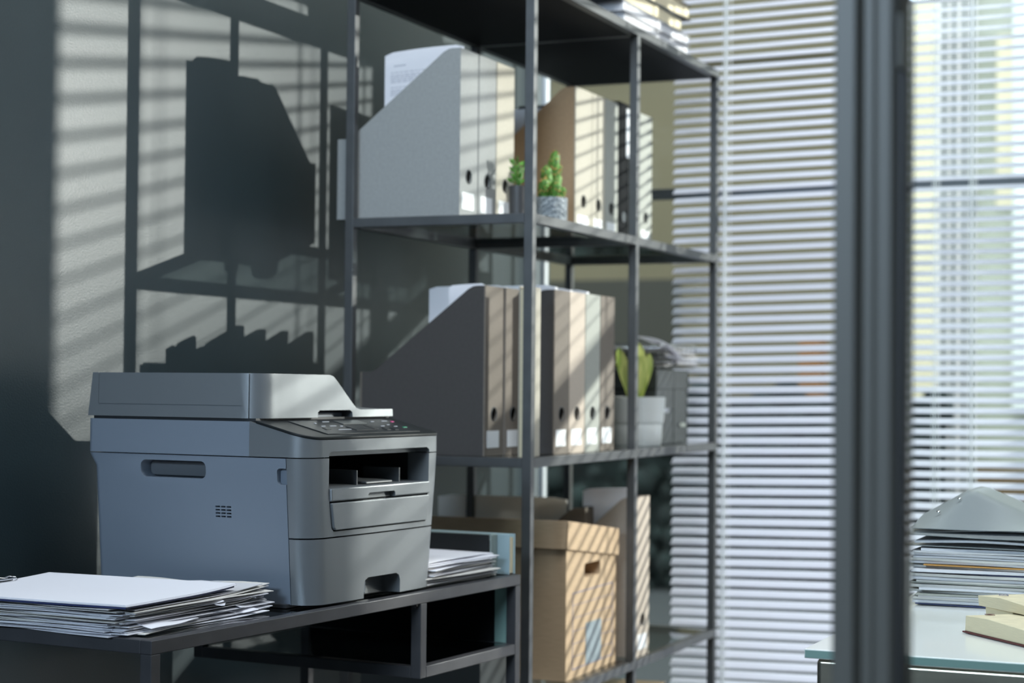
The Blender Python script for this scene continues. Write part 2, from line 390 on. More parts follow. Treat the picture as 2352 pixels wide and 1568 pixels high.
# ------------------------------------------------------------------ magazine files
FH, FD, FB = .298, .245, .146
def panel_hole(b, w, h, cx, cz, r, th, y0=0):
    n = 32; outer = []
    # square outline sampled to match the circle
    for i in range(n):
        a = 2*PI*(i+.5)/n; c, s = math.cos(a), math.sin(a)
        tx = ((w-cx) if c > 0 else cx)/abs(c) if abs(c) > 1e-6 else 1e9
        tz = ((h-cz) if s > 0 else cz)/abs(s) if abs(s) > 1e-6 else 1e9
        k = min(tx, tz); outer.append([cx+c*k, cz+s*k])
    for q in ((0, 0), (w, 0), (0, h), (w, h)):     # snap nearest samples to the corners
        j = min(range(n), key=lambda i: (outer[i][0]-q[0])**2 + (outer[i][1]-q[1])**2); outer[j] = list(q)
    inner = [(cx+r*math.cos(2*PI*(i+.5)/n), cz+r*math.sin(2*PI*(i+.5)/n)) for i in range(n)]
    V = {}
    for nm, pts in (('o', outer), ('i', inner)):
        for s_, y in ((0, y0), (1, y0+th)): V[nm, s_] = [b.bm.verts.new((p[0], y, p[1])) for p in pts]
    for i in range(n):
        j = (i+1) % n
        b.bm.faces.new((V['o', 0][i], V['o', 0][j], V['i', 0][j], V['i', 0][i])); b.bm.faces.new((V['i', 1][i], V['i', 1][j], V['o', 1][j], V['o', 1][i]))
        b.bm.faces.new((V['i', 0][i], V['i', 0][j], V['i', 1][j], V['i', 1][i])); b.bm.faces.new((V['o', 1][i], V['o', 1][j], V['o', 0][j], V['o', 0][i]))
def magazine_file(label, x, y, z, m, w=.075, mside=None, hole=.073, lab=True, rz=0, group=None, hz=1.0, FD=.245):
    t = thing('magazine_file', label, 'magazine file', (x, y, z+.0004), rz, group)
    th = .0026; H = FH*hz
    side = [(th, 0), (FD-th, 0), (FD-th, FB), (FD-.022, FB), (FD-.030, FB+.004), (.034, H-.006), (.024, H-.001), (.016, H), (th, H)]
    for nm, xa in (('side_panel', 0), ('side_panel', w-th)):
        MB().prism(side, 'x', xa, xa+th).build(nm, mside or m, t, bevel=.0006, seg=1)
    b = MB(); panel_hole(b, w, H, w/2, hole, .0118, th); sp = b.build('spine', m, t)
    MB().box(0, w, FD-th, FD, 0, FB).build('back_panel', m, t, bevel=.0005, seg=1)
    MB().box(th, w-th, th, FD-th, 0, th).build('base', m, t)
    b = MB(); n = 28; R = []
    for k in range(8):
        a = 2*PI*k/8; rr = .0121 + .0009*math.cos(a); yy = -.0004 + .0009*math.sin(a)
        R.append([(w/2+rr*math.cos(2*PI*i/n), yy, hole+rr*math.sin(2*PI*i/n)) for i in range(n)])
    R.append(R[0]); b.loft(R, cap=False); b.build('finger_ring', M['cover_dark'], sp, smooth=60)
    if lab: MB().box(w*.14, w*.14+w*.72*.9, -.0006, 0, .014, .044).build('spine_label', M['label'], sp)
    return t
def sheet(name, label, cat, m, x, y, z, D, H, thick=.0012, lean=0, curl=.004, group=None, printed=False, cut_lo=None):
    """paper standing upright inside a file; plane YZ at x"""
    t = thing(name, label, cat, (x, y, z), 0, group)
    b = MB(); ny, nz = 10, 12
    def P(i, j, o):
        u, v = i/ny, j/nz; r = .012
        yy = u*D; zz = v*H - curl*1.7*(u**2)*(v**3)
        xx = o + lean*v + curl*math.sin(u*3+v*2)*.4
        if v > .999 and (u < .001 or u > .999): zz -= .004
        return (xx, yy, zz)
    for o in (0, 1): pass
    F = [[b.bm.verts.new(P(i, j, 0)) for j in range(nz+1)] for i in range(ny+1)]
    G = [[b.bm.verts.new(P(i, j, thick)) for j in range(nz+1)] for i in range(ny+1)]
    for i in range(ny):
        for j in range(nz):
            b.bm.faces.new((F[i][j], F[i+1][j], F[i+1][j+1], F[i][j+1])); b.bm.faces.new((G[i][j+1], G[i+1][j+1], G[i+1][j], G[i][j]))
    for i in range(ny):
        b.bm.faces.new((F[i][0], G[i][0], G[i+1][0], F[i+1][0])); b.bm.faces.new((F[i][nz], F[i+1][nz], G[i+1][nz], G[i][nz]))
    for j in range(nz):
        b.bm.faces.new((F[0][j], F[0][j+1], G[0][j+1], G[0][j])); b.bm.faces.new((F[ny][j], G[ny][j], G[ny][j+1], F[ny][j+1]))
    b.build('sheet', m, t, smooth=50)
    if printed:
        b = MB(); random.seed(3)
        zz = H-.028
        def tb(_a, _b, ya, yb, za, zb):
            q = [P(ny*yy/D, nz*z_/H, -.0003) for yy in (ya, yb) for z_ in (za, zb)]
            b.bm.faces.new([b.bm.verts.new(q[i]) for i in (0, 1, 3, 2)])
        tb(0, 0, D-.042, D-.018, zz, zz+.0018)
        rows = [(-.012, .9)] + [(-.017-.0033*k, 1) for k in range(5)] + [(-.040, .9)] + [(-.045-.0033*k, 1) for k in range(4)] + [(-.066-.0033*k, 1) for k in range(5)]
        for dz, f in rows:
            y = D-.012
            while y > .03:
                l = random.uniform(.004, .012); tb(0, 0, max(y-l, .02), y, zz+dz, zz+dz+.0012); y -= l+.0018
        b.build('printed_text', M['text_ink'], t)
    return t

# middle shelf
YF = 1.376
magazine_file('light grey magazine file at the left end of the middle shelf', 2.940, YF, ZM, M['file_grey'], .075)
magazine_file('light grey magazine file between the grey end file and the cream file', 3.020, YF, ZM, M['file_grey'], .075)
magazine_file('cream magazine file behind the small dark plant pot', 3.099, YF, ZM, M['file_cream'], .080)
magazine_file('cream and kraft magazine file beside the cactus pot', 3.406, 1.341, ZM, M['file_cream'], .092, mside=M['file_kraft'], FD=.23)
magazine_file('cream magazine file between the kraft sided one and the sage one', 3.500, 1.341, ZM, M['file_cream'], .073, FD=.23)
magazine_file('sage grey magazine file left of the black binder', 3.575, 1.341, ZM, M['file_sage'], .075, FD=.23)
magazine_file('beige magazine file right of the middle post on the upper glass shelf', 3.788, 1.341, ZM, M['file_sage'], .080, FD=.23)
t = thing('ring_binder', 'glossy black binder standing right of the sage grey file', 'binder', (3.654, 1.344, ZM+.0005))
MB().box(0, .004, 0, .228, 0, .305).build('cover', M['file_black'], t, bevel=.001)
MB().box(.062, .066, 0, .228, 0, .305).build('cover', M['file_black'], t, bevel=.001)
MB().box(0, .066, -.003, 0, 0, .305).build('spine', M['file_black'], t, bevel=.001)
MB().cyl((.033, -.0042, .062), (.033, -.003, .062), .011, n=24).build('finger_ring', M['chrome'], t, smooth=40)
MB().box(.01, .056, .006, .225, .006, .27).build('paper_block', M['paper_warm'], t)
MB().box(.046, .0665, -.0046, -.0032, .19, .295).build('spine_label', M['label'], t)
sheet('printed_sheet', 'white printed sheet sticking out of the left grey file', 'paper', M['paper'], 2.955, 1.378, ZM+.004, .155, .303, curl=.005, printed=True)
sheet('paper_sheet', 'plain sheets peeking over the top of the second grey file', 'paper', M['paper'], 3.04, 1.39, ZM+.004, .15, .285)
sheet('paper_sheet', 'greyish sheets standing in the kraft sided file', 'paper', M['paper_grey'], 3.446, 1.375, ZM+.004, .19, .262, thick=.006, curl=.001)
sheet('paper_sheet', 'pale sheet leaning in the cream file right of the kraft sided one', 'paper', M['paper_grey'], 3.53, 1.375, ZM+.004, .19, .270, curl=.002)

# lower shelf
YG = 1.323
magazine_file('taupe magazine file at the left end of the lower shelf', 2.938, YG, ZL, M['file_taupe'], .079, mside=M['file_side_dark'])
magazine_file('second taupe magazine file from the left on the lower shelf', 3.0185, YG-.004, ZL, M['file_taupe'], .070)
t = thing('cardboard_folder', 'narrow cream cardboard folder standing behind the front left shelf post', 'folder', (2.936, 1.2465, ZL+.0004))
MB().box(0, .0695, 0, .002, 0, .296).build('front_board', M['file_cream'], t, bevel=.0006)
MB().box(0, .0695, .010, .012, 0, .296).build('back_board', M['file_cream'], t, bevel=.0006)
MB().box(.001, .0685, .0025, .0095, 0, .290).build('paper_block', M['book_pages'], t)
YH = 1.256
magazine_file('dark brown magazine file right of the front left shelf post', 3.095, YH, ZL, M['file_taupe'], .071, mside=M['file_side_dark'])
magazine_file('beige magazine file between the dark brown and the sage files', 3.169, YH, ZL, M['file_beige'], .078)
magazine_file('sage grey magazine file on the lower shelf left of the last taupe one', 3.251, YH, ZL, M['file_sage'], .076)
magazine_file('narrow taupe magazine file beside the yellow leaved plant', 3.331, YH, ZL, M['file_taupe'], .076)
sheet('paper_sheet', 'white sheet rising behind the slope of the left taupe file', 'paper', M['paper'], 2.955, 1.332, ZL+.004, .070, .299, thick=.003, curl=.002)
sheet('paper_sheet', 'white sheets over the top of the second taupe file', 'paper', M['paper'], 3.03, 1.327, ZL+.012, .15, .292, thick=.012, curl=.001)
sheet('paper_sheet', 'curled white sheet over the dark brown file', 'paper', M['paper'], 3.11, 1.262, ZL+.004, .20, .304, thick=.012, curl=.003)
sheet('paper_sheet', 'white sheets over the beige lower shelf file', 'paper', M['paper'], 3.185, 1.262, ZL+.004, .20, .302, thick=.010, curl=.002)
sheet('paper_sheet', 'white sheets over the sage grey lower shelf file', 'paper', M['paper'], 3.268, 1.262, ZL+.004, .20, .303, thick=.014, curl=.002)

# bottom shelf
magazine_file('dark brown magazine file half hidden behind the cardboard archive box', 3.4405, 1.327, ZB, M['file_taupe'], .044, lab=False)
magazine_file('beige magazine file right of the middle post on the bottom shelf', 3.487, 1.236, ZB, M['file_beige'], .079, hz=1.07)
sheet('paper_sheet', 'large pale sheet bulging out behind the archive box', 'paper', M['paper_warm'], 3.452, 1.372, ZB+.004, .285, .312, thick=.003, curl=.001)
sheet('paper_sheet', 'white sheets rising from the beige file on the bottom shelf', 'paper', M['paper'], 3.50, 1.25, ZB+.004, .105, .333, thick=.008, curl=.003)

# ------------------------------------------------------------------ cardboard archive box
t = thing('archive_box', 'kraft cardboard archive box with handle slot on the bottom shelf', 'box', (3.151, 1.252, ZB+.0005), math.radians(1))
bw, bd, bh, lh = .280, .365, .288, .050
o = MB().prism([(0, 0), (bw, 0), (bw, .252), (0, .286)], 'y', 0, bd).build('body', M['card'], t)
cut(o, [MB().prism(rrect(.096, .186, .180, .207, .008), 'y', -.01, .05)])
b = MB()
LT = Matrix.Translation((0, 0, .291)) @ Matrix.Rotation(math.radians(6.6), 4, 'Y') @ Matrix.Translation((0, 0, -.291))
b.box(-.004, bw+.006, -.005, -.001, .291-lh, .291, LT).box(-.004, bw+.006, bd+.001, bd+.005, .291-lh, .291, LT)
b.box(-.004, -.001, -.005, bd+.005, .291-lh, .291, LT).box(bw+.003, bw+.006, -.005, bd+.005, .291-lh, .291, LT).box(-.004, bw+.006, -.005, bd+.005, .289, .293, LT)
b.build('lid', M['card'], t, bevel=.0012)
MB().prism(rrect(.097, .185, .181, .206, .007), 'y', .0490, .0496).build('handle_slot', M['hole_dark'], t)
b = MB(); x0, x1, z0, z1 = .034, .258, .016, .158; th = .0016
b.box(x0, x1, -.0008, 0, z1-th, z1).box(x0, x1, -.0008, 0, z0, z0+th).box(x0, x0+th, -.0008, 0, z0, z1).box(x1-th, x1, -.0008, 0, z0, z1)
for k in range(1, 6):
    z = z1 - (z1-z0)*k/6; b.box(x0, x1, -.0006, 0, z, z+.0008)
b.build('printed_form', M['ink_blue'], t)
MB().box(.105, .190, -.0009, -.0001, .018, .095).build('printed_mark', M['ink_patch'], t)

# hidden blocker box, then items at the lowest shelf, just in the frame
t = thing('storage_box', 'hidden black box added to block the beam, left of the cardboard archive box', 'box', (2.945, 1.33, ZB+.0005))  # unseen box added to keep the beam off the wall under the desk
MB().box(0, .118, 0, .235, 0, .19).build('body', M['black_plastic'], t, bevel=.0015)
MB().box(-.002, .120, -.002, .237, .19, .212).build('lid', M['black_plastic'], t, bevel=.0015)
t = thing('document_box', 'black document box on the lowest shelf', 'box', (3.53, 1.262, ZF+.0005))
MB().box(0, .37, 0, .29, 0, .245).build('body', M['black_plastic'], t, bevel=.002)
MB().box(-.003, .373, -.003, .293, .245, .258).build('lid', M['black_plastic'], t, bevel=.002)
t = thing('paper_ream', 'stack of white paper under the kraft folder on the lowest shelf', 'paper', (3.50, 1.245, ZF+.259), math.radians(4))
b = MB()
for k in range(14):
    dx, dy = random.uniform(-.004, .004), random.uniform(-.004, .004); b.box(dx, .297+dx, dy, .21+dy, k*.0035, k*.0035+.0031)
b.build('sheets', M['paper_grey'], t)
t = thing('kraft_folder', 'orange kraft folder on the paper stack below the bottom shelf', 'folder', (3.495, 1.25, ZF+.259+.0505), math.radians(5))
MB().box(0, .30, 0, .23, 0, .002).build('back_board', M['orange'], t, bevel=.0005)
MB().box(0, .30, 0, .23, .012, .014).build('front_board', M['card'], t, bevel=.0005)
MB().box(.004, .296, .004, .222, .0025, .0115).build('paper_block', M['card'], t)
t = thing('cardboard_box', 'plain brown cardboard box on the lowest shelf below the desk line', 'box', (2.955, 1.27, ZF+.0005))
MB().box(0, .42, 0, .30, 0, .30).build('body', M['card_dark'], t, bevel=.001)
MB().box(-.003, .423, -.003, .303, .262, .304).build('lid', M['card_dark'], t, bevel=.001)

# ------------------------------------------------------------------ plants
def pot_profile(r0, r1, h, th=.003):
    return [(0.001, 0), (r0, 0), (r0+.001, .002), (r1, h), (r1-th, h), (r0-th, th), (.001, th)]
t = thing('potted_cactus', 'bushy green cactus with orange buds in a patterned grey pot', 'plant', (3.215, 1.318, ZM+.0005))
MB().lathe([(0.001, 0), (.026, 0), (.031, .004), (.0345, .018), (.0345, .056), (.032, .056), (.031, .050), (.03, .02), (.001, .018)]).build('pot', M['pot_grey'], t, smooth=50)
MB().lathe([(.001, .044), (.0305, .044), (.0300, .048), (.001, .050)]).build('soil', M['soil'], t)
def cactus_stem(b, bt, base, tip, r):
    base, tip = Vector(base), Vector(tip); n = 9; R = []
    ax = (tip-base); u = ax.orthogonal().normalized(); v = ax.normalized().cross(u); nn = 14
    for j in range(n+1):
        f = j/n; c = base + ax*f + u*.002*math.sin(f*5); rr = r*(.75+.35*math.sin(f*PI*.9))*(1 if f < .8 else math.sqrt(max(0, 1-((f-.8)/.2)**2))*.98+.02)
        R.append([c + (u*math.cos(2*PI*k/nn)+v*math.sin(2*PI*k/nn))*rr*(1+.26*(1 if (k+j) % 2 else -1)) for k in range(nn)])
    b.loft(R)
    for q in range(26):
        f = random.uniform(.25, 1.0); a = random.uniform(0, 2*PI); c = base+ax*f + (u*math.cos(a)+v*math.sin(a))*r*(1.0 if f < .9 else .5)
        bt.ball(c, .0021, n=6, m=4)
b, bt = MB(), MB()
for p0, p1, r in (((-.004, 0, .046), (-.010, .004, .118), .0085), ((.002, -.006, .046), (.016, -.010, .104), .0078), ((.010, .004, .075), (.030, .0, .150), .0080),
                  ((-.014, .006, .046), (-.026, .0, .092), .008), ((.012, .010, .046), (.022, .012, .095), .008), ((.020, -.004, .095), (.034, -.006, .122), .0060),
                  ((-.004, -.012, .046), (-.006, -.018, .085), .0075), ((.004, -.016, .046), (.012, -.022, .078), .007), ((.012, -.004, .09), (.010, -.008, .132), .0065)):
    cactus_stem(b, bt, p0, p1, r)
b.build('stems', M['cactus'], t, smooth=60); bt.build('buds', M['cactus_tip'], t, smooth=60)

t = thing('potted_succulent', 'small leafy green succulent in a dark pot behind the shelf post', 'plant', (3.105, 1.334, ZM+.0005))
MB().lathe([(.001, 0), (.016, 0), (.0185, .058), (.0185, .068), (.0165, .068), (.0145, .01), (.001, .01)]).build('pot', M['pot_dark'], t, smooth=40)
MB().lathe([(.001, .056), (.0163, .058), (.001, .061)]).build('soil', M['soil'], t)
b = MB()
for k in range(46):
    a = random.uniform(0, 2*PI); r = random.uniform(0, .014); h = random.uniform(.066, .112); ln = random.uniform(.010, .017)
    c = Vector((r*math.cos(a), r*math.sin(a), h)); d = Vector((math.cos(a)*.8, math.sin(a)*.8, random.uniform(.2, 1.1))).normalized(); s = d.orthogonal().normalized(); n_ = d.cross(s)
    R = []
    for f, ww in ((0, .1), (.3, .9), (.65, 1), (1, .08)):
        p = c+d*ln*f; R.append([p+s*.0032*ww, p+n_*.0011*ww, p-s*.0032*ww, p-n_*.0011*ww])
    b.loft(R)
b.build('leaves', M['succulent'], t, smooth=40)
b = MB()
for k in range(7):
    a = k*.9; b.tube([(0, 0, .058), (.005*math.cos(a), .005*math.sin(a), .08), (.010*math.cos(a), .010*math.sin(a), .105)], .0012, 6)
b.build('stems', M['cactus'], t)

t = thing('potted_snake_plant', 'yellow green leaved plant in a two tier white pot on the lower shelf', 'plant', (3.672, 1.300, ZL+.0005))
MB().lathe([(.001, 0), (.047, 0), (.049, .003), (.0515, .046), (.0505, .048), (.0535, .0485), (.0575, .102), (.055, .102), (.048, .05), (.044, .01), (.001, .01)], n=56).build('pot', M['pot_white'], t, smooth=35)
MB().lathe([(.001, .088), (.0535, .088), (.001, .093)]).build('soil', M['soil'], t)
def broad_leaf(base, h, wd, lean, bend, yaw):
    b = MB(); n = 14; base = Vector(base); R = []
    for j in range(n+1):
        f = j/n; ww = wd*(.22+.78*math.sin(PI*min(1, max(0, (f-.05)/.95))**1.5)**.9)*(1 if f < .985 else .3)+.0006
        c = base + Vector((lean[0]*f + bend[0]*f*f, lean[1]*f + bend[1]*f*f, h*f)); tw = yaw + .5*f
        u = Vector((math.cos(tw), math.sin(tw), 0)); v = Vector((-math.sin(tw), math.cos(tw), 0))
        R.append([c-u*ww+v*.002, c-u*ww*.5-v*.0005, c-v*.0018, c+u*ww*.5-v*.0005, c+u*ww+v*.002, c+u*ww*.5+v*.001, c+v*.0002, c-u*ww*.5+v*.001])
    b.loft(R); return b
broad_leaf((.006, .020, .09), .115, .0125, (.0, .022), (.0, .004), 1.7).build('leaf', M['leaf'], t, smooth=60)
broad_leaf((.0, -.002, .09), .125, .0165, (.0, .002), (.0, .0), 1.9).build('leaf', M['leaf'], t, smooth=60)
broad_leaf((.008, -.004, .088), .105, .0125, (.004, -.014), (0, -.003), 1.3).build('leaf', M['leaf'], t, smooth=60)
broad_leaf((-.01, .004, .088), .055, .010, (-.004, .006), (0, 0), 2.2).build('leaf', M['leaf'], t, smooth=60)

# ------------------------------------------------------------------ black storage boxes with papers beside the pot
t = thing('storage_box', 'black lidded storage box behind the white plant pot', 'box', (3.745, 1.285, ZL+.0005))
MB().box(0, .118, 0, .27, 0, .152).build('body', M['black_plastic'], t, bevel=.0015)
MB().box(-.002, .120, -.002, .272, .118, .160).build('lid', M['black_plastic'], t, bevel=.0015)
MB().box(.035, .08, -.004, -.002, .066, .078).build('label_holder', M['chrome'], t, bevel=.0005)
t = thing('storage_box', 'black lidded storage box at the right end of the lower shelf', 'box', (3.868, 1.285, ZL+.0005))
MB().box(0, .095, 0, .27, 0, .152).build('body', M['black_plastic'], t, bevel=.0015)
MB().box(-.002, .097, -.002, .272, .118, .160).build('lid', M['black_plastic'], t, bevel=.0015)
MB().box(.03, .07, -.004, -.002, .035, .044).build('label_holder', M['chrome'], t, bevel=.0005)
t = thing('wire_tray', 'wire letter tray with a chrome rim on top of the black boxes', 'tray', (3.72, 1.27, ZL+.1635))
b = MB()
b.tube([(0, 0, .050), (.25, 0, .050), (.25, .28, .050), (0, .28, .050), (0, 0, .050)], .0024, 8)
b.build('rim', M['chrome'], t, smooth=60)
b = MB()
for k in range(9): b.tube([(.25*k/8, .0, .050), (.25*k/8, .004, .002), (.25*k/8, .276, .002), (.25*k/8, .28, .050)], .0011, 6)
for k in range(8): b.tube([(0, .004+.272*k/7, .002), (.25, .004+.272*k/7, .002)], .0011, 6)
b.build('mesh_basket', M['black_metal'], t, smooth=60)
def wavy_sheet(b, w, d, z, amp, seed, rz=0, dx=0, dy=0, lift=None, nx=10, ny=8, th=.0005):
    c, s = math.cos(rz), math.sin(rz); F, G = [], []
    for i in range(nx+1):
        r1, r2 = [], []
        for j in range(ny+1):
            u, v = i/nx-.5, j/ny-.5; x, y = u*w, v*d
            h = amp*noise.noise(Vector((u*2.2+seed*3.7, v*2.2+seed*1.3, seed*.77)))
            if lift: h += lift(i/nx, j/ny)
            p = (x*c-y*s+dx, x*s+y*c+dy, z+h); r1.append(b.bm.verts.new(p)); r2.append(b.bm.verts.new((p[0], p[1], p[2]+th)))
        F.append(r1); G.append(r2)
    for i in range(nx):
        for j in range(ny):
            b.bm.faces.new((F[i][j], F[i][j+1], F[i+1][j+1], F[i+1][j])); b.bm.faces.new((G[i][j], G[i+1][j], G[i+1][j+1], G[i][j+1]))
    for i in range(nx):
        b.bm.faces.new((F[i][0], F[i+1][0], G[i+1][0], G[i][0])); b.bm.faces.new((F[i][ny], G[i][ny], G[i+1][ny], F[i+1][ny]))
    for j in range(ny):
        b.bm.faces.new((F[0][j], G[0][j], G[0][j+1], F[0][j+1])); b.bm.faces.new((F[nx][j], F[nx][j+1], G[nx][j+1], G[nx][j]))
    return b
for k in range(10):
    b = wavy_sheet(MB(), .19, .25, .006+.0042*k, .010, k+40, random.uniform(-.12, .12), .125+random.uniform(-.01, .01), .13+random.uniform(-.02, .0))
    o = b.build('paper_sheet', M['paper' if k % 3 else 'paper_warm'], smooth=50, loc=(3.72, 1.27, ZL+.1635))
    tag(o, 'crumpled sheet of paper heaped in the wire tray', 'paper', 'crumpled papers in the wire tray')
o = wavy_sheet(MB(), .10, .10, .0, .004, 99, .6, 0, 0, lambda u, v: -.055*(1-v)**2+.01).build('loose_sheet', M['paper'], smooth=50, loc=(3.80, 1.30, ZL+.172+.05))
tag(o, 'white paper corner hanging over the front of the wire tray', 'paper')

# ------------------------------------------------------------------ stack on the top of the shelving unit
def book(name, label, cat, loc, rz, L, W, T, cover, pages, ct=.003, spine_front=False, group=None):
    t = thing(name, label, cat, loc, rz, group)
    MB().box(0, L, 0, W, 0, ct).build('cover', cover, t, bevel=.0006)
    MB().box(0, L, 0, W, T-ct, T).build('cover', cover, t, bevel=.0006)
    MB().box(0, L, W-ct, W, ct, T-ct).build('spine', cover, t, bevel=.0006)
    MB().box(.004, L-.004, .004, W-ct-.0005, ct, T-ct).build('page_block', pages, t, bevel=.0004)
    return t
z = ZT+.0004
book('document_case', 'flat white document case at the bottom of the pile on the shelf top', 'case', (3.40, 1.236, z), 0, .41, .26, .022, M['paper_grey'], M['paper'], .002)
book('document_case', 'white document case with a rounded edge, second from the bottom of the shelf top pile', 'case', (3.39, 1.234, z+.0225), 0, .418, .26, .020, M['paper_grey'], M['paper'], .0015)
book('book', 'thick book with cream pages in the shelf top pile', 'book', (3.315, 1.238, z+.0432), 0, .455, .27, .034, M['cover_dark'], M['book_pages'], .0035)
book('book', 'uppermost book with cream pages on the shelf top pile', 'book', (3.50, 1.25, z+.0782), math.radians(-3), .31, .22, .034, M['cover_brown'], M['book_pages'], .003)
book('book', 'thin dark book lying above the pile near the frame top', 'book', (3.42, 1.27, z+.1127), math.radians(2), .30, .2, .02, M['cover_dark'], M['book_pages'], .003)

# ------------------------------------------------------------------ desk (turned slightly against the wall)
DRZ = math.radians(-5.2605); DO = Vector((1.8249, 1.2464, 0)); DT = .7465
DM = Matrix.Translation(DO) @ Matrix.Rotation(DRZ, 4, 'Z')
def dpos(x, y, z): return DM @ Vector((x, y, z))
desk = thing('desk', 'black metal desk with a dark glass top carrying the printer', 'desk', DO, DRZ)
DL, DD = .909, .415
for x in (0, DL-A):
    for y in (0, DD-A): MB().box(x, x+A, y, y+A, 0, DT-A).build('leg', M['desk_metal'], desk, bevel=.001)
b = MB(); b.box(0, DL, 0, A, DT-A, DT).box(0, DL, DD-A, DD, DT-A, DT).box(0, A, A, DD-A, DT-A, DT).box(DL-A, DL, A, DD-A, DT-A, DT)
b.build('top_frame', M['desk_metal'], desk, bevel=.0012)
MB().box(A, DL-A, A, DD-A, DT-.0062, DT-.0004).build('glass_top', M['desk_glass'], desk)
hx = .6036; LZ = .6374
for y in (0, DD-A): MB().box(hx, hx+A, y, y+A, LZ-A, DT-A).build('hanger', M['desk_metal'], desk, bevel=.001)
b = MB(); b.box(hx+A, DL-A, 0, A, LZ-A, LZ).box(hx+A, DL-A, DD-A, DD, LZ-A, LZ).box(hx, hx+A, A, DD-A, LZ-A, LZ).box(DL-A, DL, A, DD-A, LZ-A, LZ)
b.build('lower_frame', M['desk_metal'], desk, bevel=.001)
MB().box(hx+A, DL-A, A, DD-A, LZ-.0062, LZ-.0004).build('lower_glass_shelf', M['desk_glass'], desk)
MB().box(DL-.012, DL-.008, .040, DD-A, LZ, DT-A).build('side_panel', M['black_panel'], desk)
MB().box(DL-.0125, DL-.0075, .018, .040, LZ, DT-A).build('panel_edge', M['glass_side'], desk)
b = MB(); b.box(hx-.006, hx+A+.004, A*.2, A*.8, DT-A-.003, DT-A); b.cyl((hx-.003, A*.5, DT-A-.006), (hx-.003, A*.5, DT-A-.003), .002, n=10)
b.build('screw_plate', M['desk_metal'], desk)

# ------------------------------------------------------------------ printer
PO = dpos(.332, .012, DT+.004)
pr = thing('multifunction_printer', 'grey multifunction laser printer standing on the desk', 'printer', PO, DRZ)
PW, PD = .3425, .386; PZ = -.004
def outline(z, clip0=None, clip1=None, inset=0, r=.034, rb=.012, bow=.004):
    f = min(1, max(0, z/.19)); xl = .0155*(1-f) + inset; xr = PW - .022*(1-f) - inset
    yf = .001*(1-f) + inset; yb = PD - .012*(1 if z < .18 else 0) - inset; rr = .016
    pts = []
    n = 8
    # front, from right side round the front to the left side
    for i in range(n+1):
        a = math.radians(0 - 90*i/n); pts.append((xr-rr+rr*math.cos(a), yf+rr+rr*math.sin(a)))
    for i in range(1, 12):
        u = i/12; x = (xr-rr) + (xl+r-(xr-rr))*u; pts.append((x, yf - bow*math.sin(PI*u)))
    for i in range(n+1):
        a = math.radians(-90 - 90*i/n); pts.append((xl+r+r*math.cos(a), yf+r+r*math.sin(a)))
    for i in range(5):
        a = math.radians(180 - 90*i/4); pts.append((xl+rb+rb*math.cos(a), yb-rb+rb*math.sin(a)))
    for i in range(5):
        a = math.radians(90 - 90*i/4); pts.append((xr-rb+rb*math.cos(a), yb-rb+rb*math.sin(a)))
    if clip1 is not None:     # keep y <= clip1
        q = [p for p in pts if p[1] < clip1-.0005]; xs0 = max(p[0] for p in q); xs1 = min(p[0] for p in q)
        k = max(range(len(q)), key=lambda i: q[i][0]); pts = [(xs0, clip1)] + q + [(xs1, clip1)]
    if clip0 is not None:     # keep y >= clip0
        q = [p for p in pts if p[1] > clip0+.0005]; q = [p for p in q if p[1] > .06]
        pts = [(xl, clip0)] + q + [(xr, clip0)]
    return pts
def solid(zs, ztop=None, **kw):
    b = MB(); b.loft([[(p[0], p[1], z) for p in outline(z, **kw)] for z in zs]); return b
FS = .036
# main body behind the front covers
o = solid((0.0, .06, .12, .178, .1795, .1975), clip0=FS+.0012).build('main_body', M['printer'], pr)
hs = rrect(.172, .287, .166, .190, .009)
cut(o, [MB().prism(hs, 'x', -.02, .030), MB().prism([(p[0], p[1]) for p in rrect(.030, .052, .162, .184, .005)], 'x', -.02, .010)] +
       [MB().box(-.02, .02, .131+.0095*c, .131+.0095*c+.0078, .114+.0045*r_, .114+.0045*r_+.0022) for r_ in range(4) for c in range(3)])
MB().prism(rrect(.1735, .2855, .1675, .1885, .008), 'x', .0200, .026).build('side_handle', M['printer_tray'], pr, bevel=.002)
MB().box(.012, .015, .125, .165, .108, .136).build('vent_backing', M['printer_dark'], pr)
MB().box(.006, PW-.008, .038, PD-.02, -.0035, .001).build('base_plate', M['printer_dark'], pr)
for fx, fy in ((.035, .06), (PW-.05, .06), (.035, PD-.06), (PW-.05, PD-.06)):
    MB().cyl((fx, fy, -.004), (fx, fy, -.001), .009, n=20).build('foot', M['rubber'], pr)
# front cover with output opening and multipurpose tray
o = solid((.0905, .12, .16, .1975), clip1=FS).build('front_cover', M['printer_front'], pr)
opn = [(.048, .212), (.048, .150), (.056, .1015), (.061, .0975), (.300, .0975), (.3035, .1015), (.308, .150), (.309, .212)]
cut(o, [MB().prism(opn, 'y', -.03, .06)])
cav = MB()
cav.box(.040, .318, .034, .036, .09, .197)
b = MB()                                    # hollow paper outlet
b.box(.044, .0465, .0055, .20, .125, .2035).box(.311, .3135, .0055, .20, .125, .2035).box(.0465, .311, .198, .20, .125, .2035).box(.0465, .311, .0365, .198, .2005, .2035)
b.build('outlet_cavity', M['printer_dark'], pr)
cut(bpy.data.objects['main_body'], [MB().box(.0435, .314, -.01, .2005, .096, .30)])
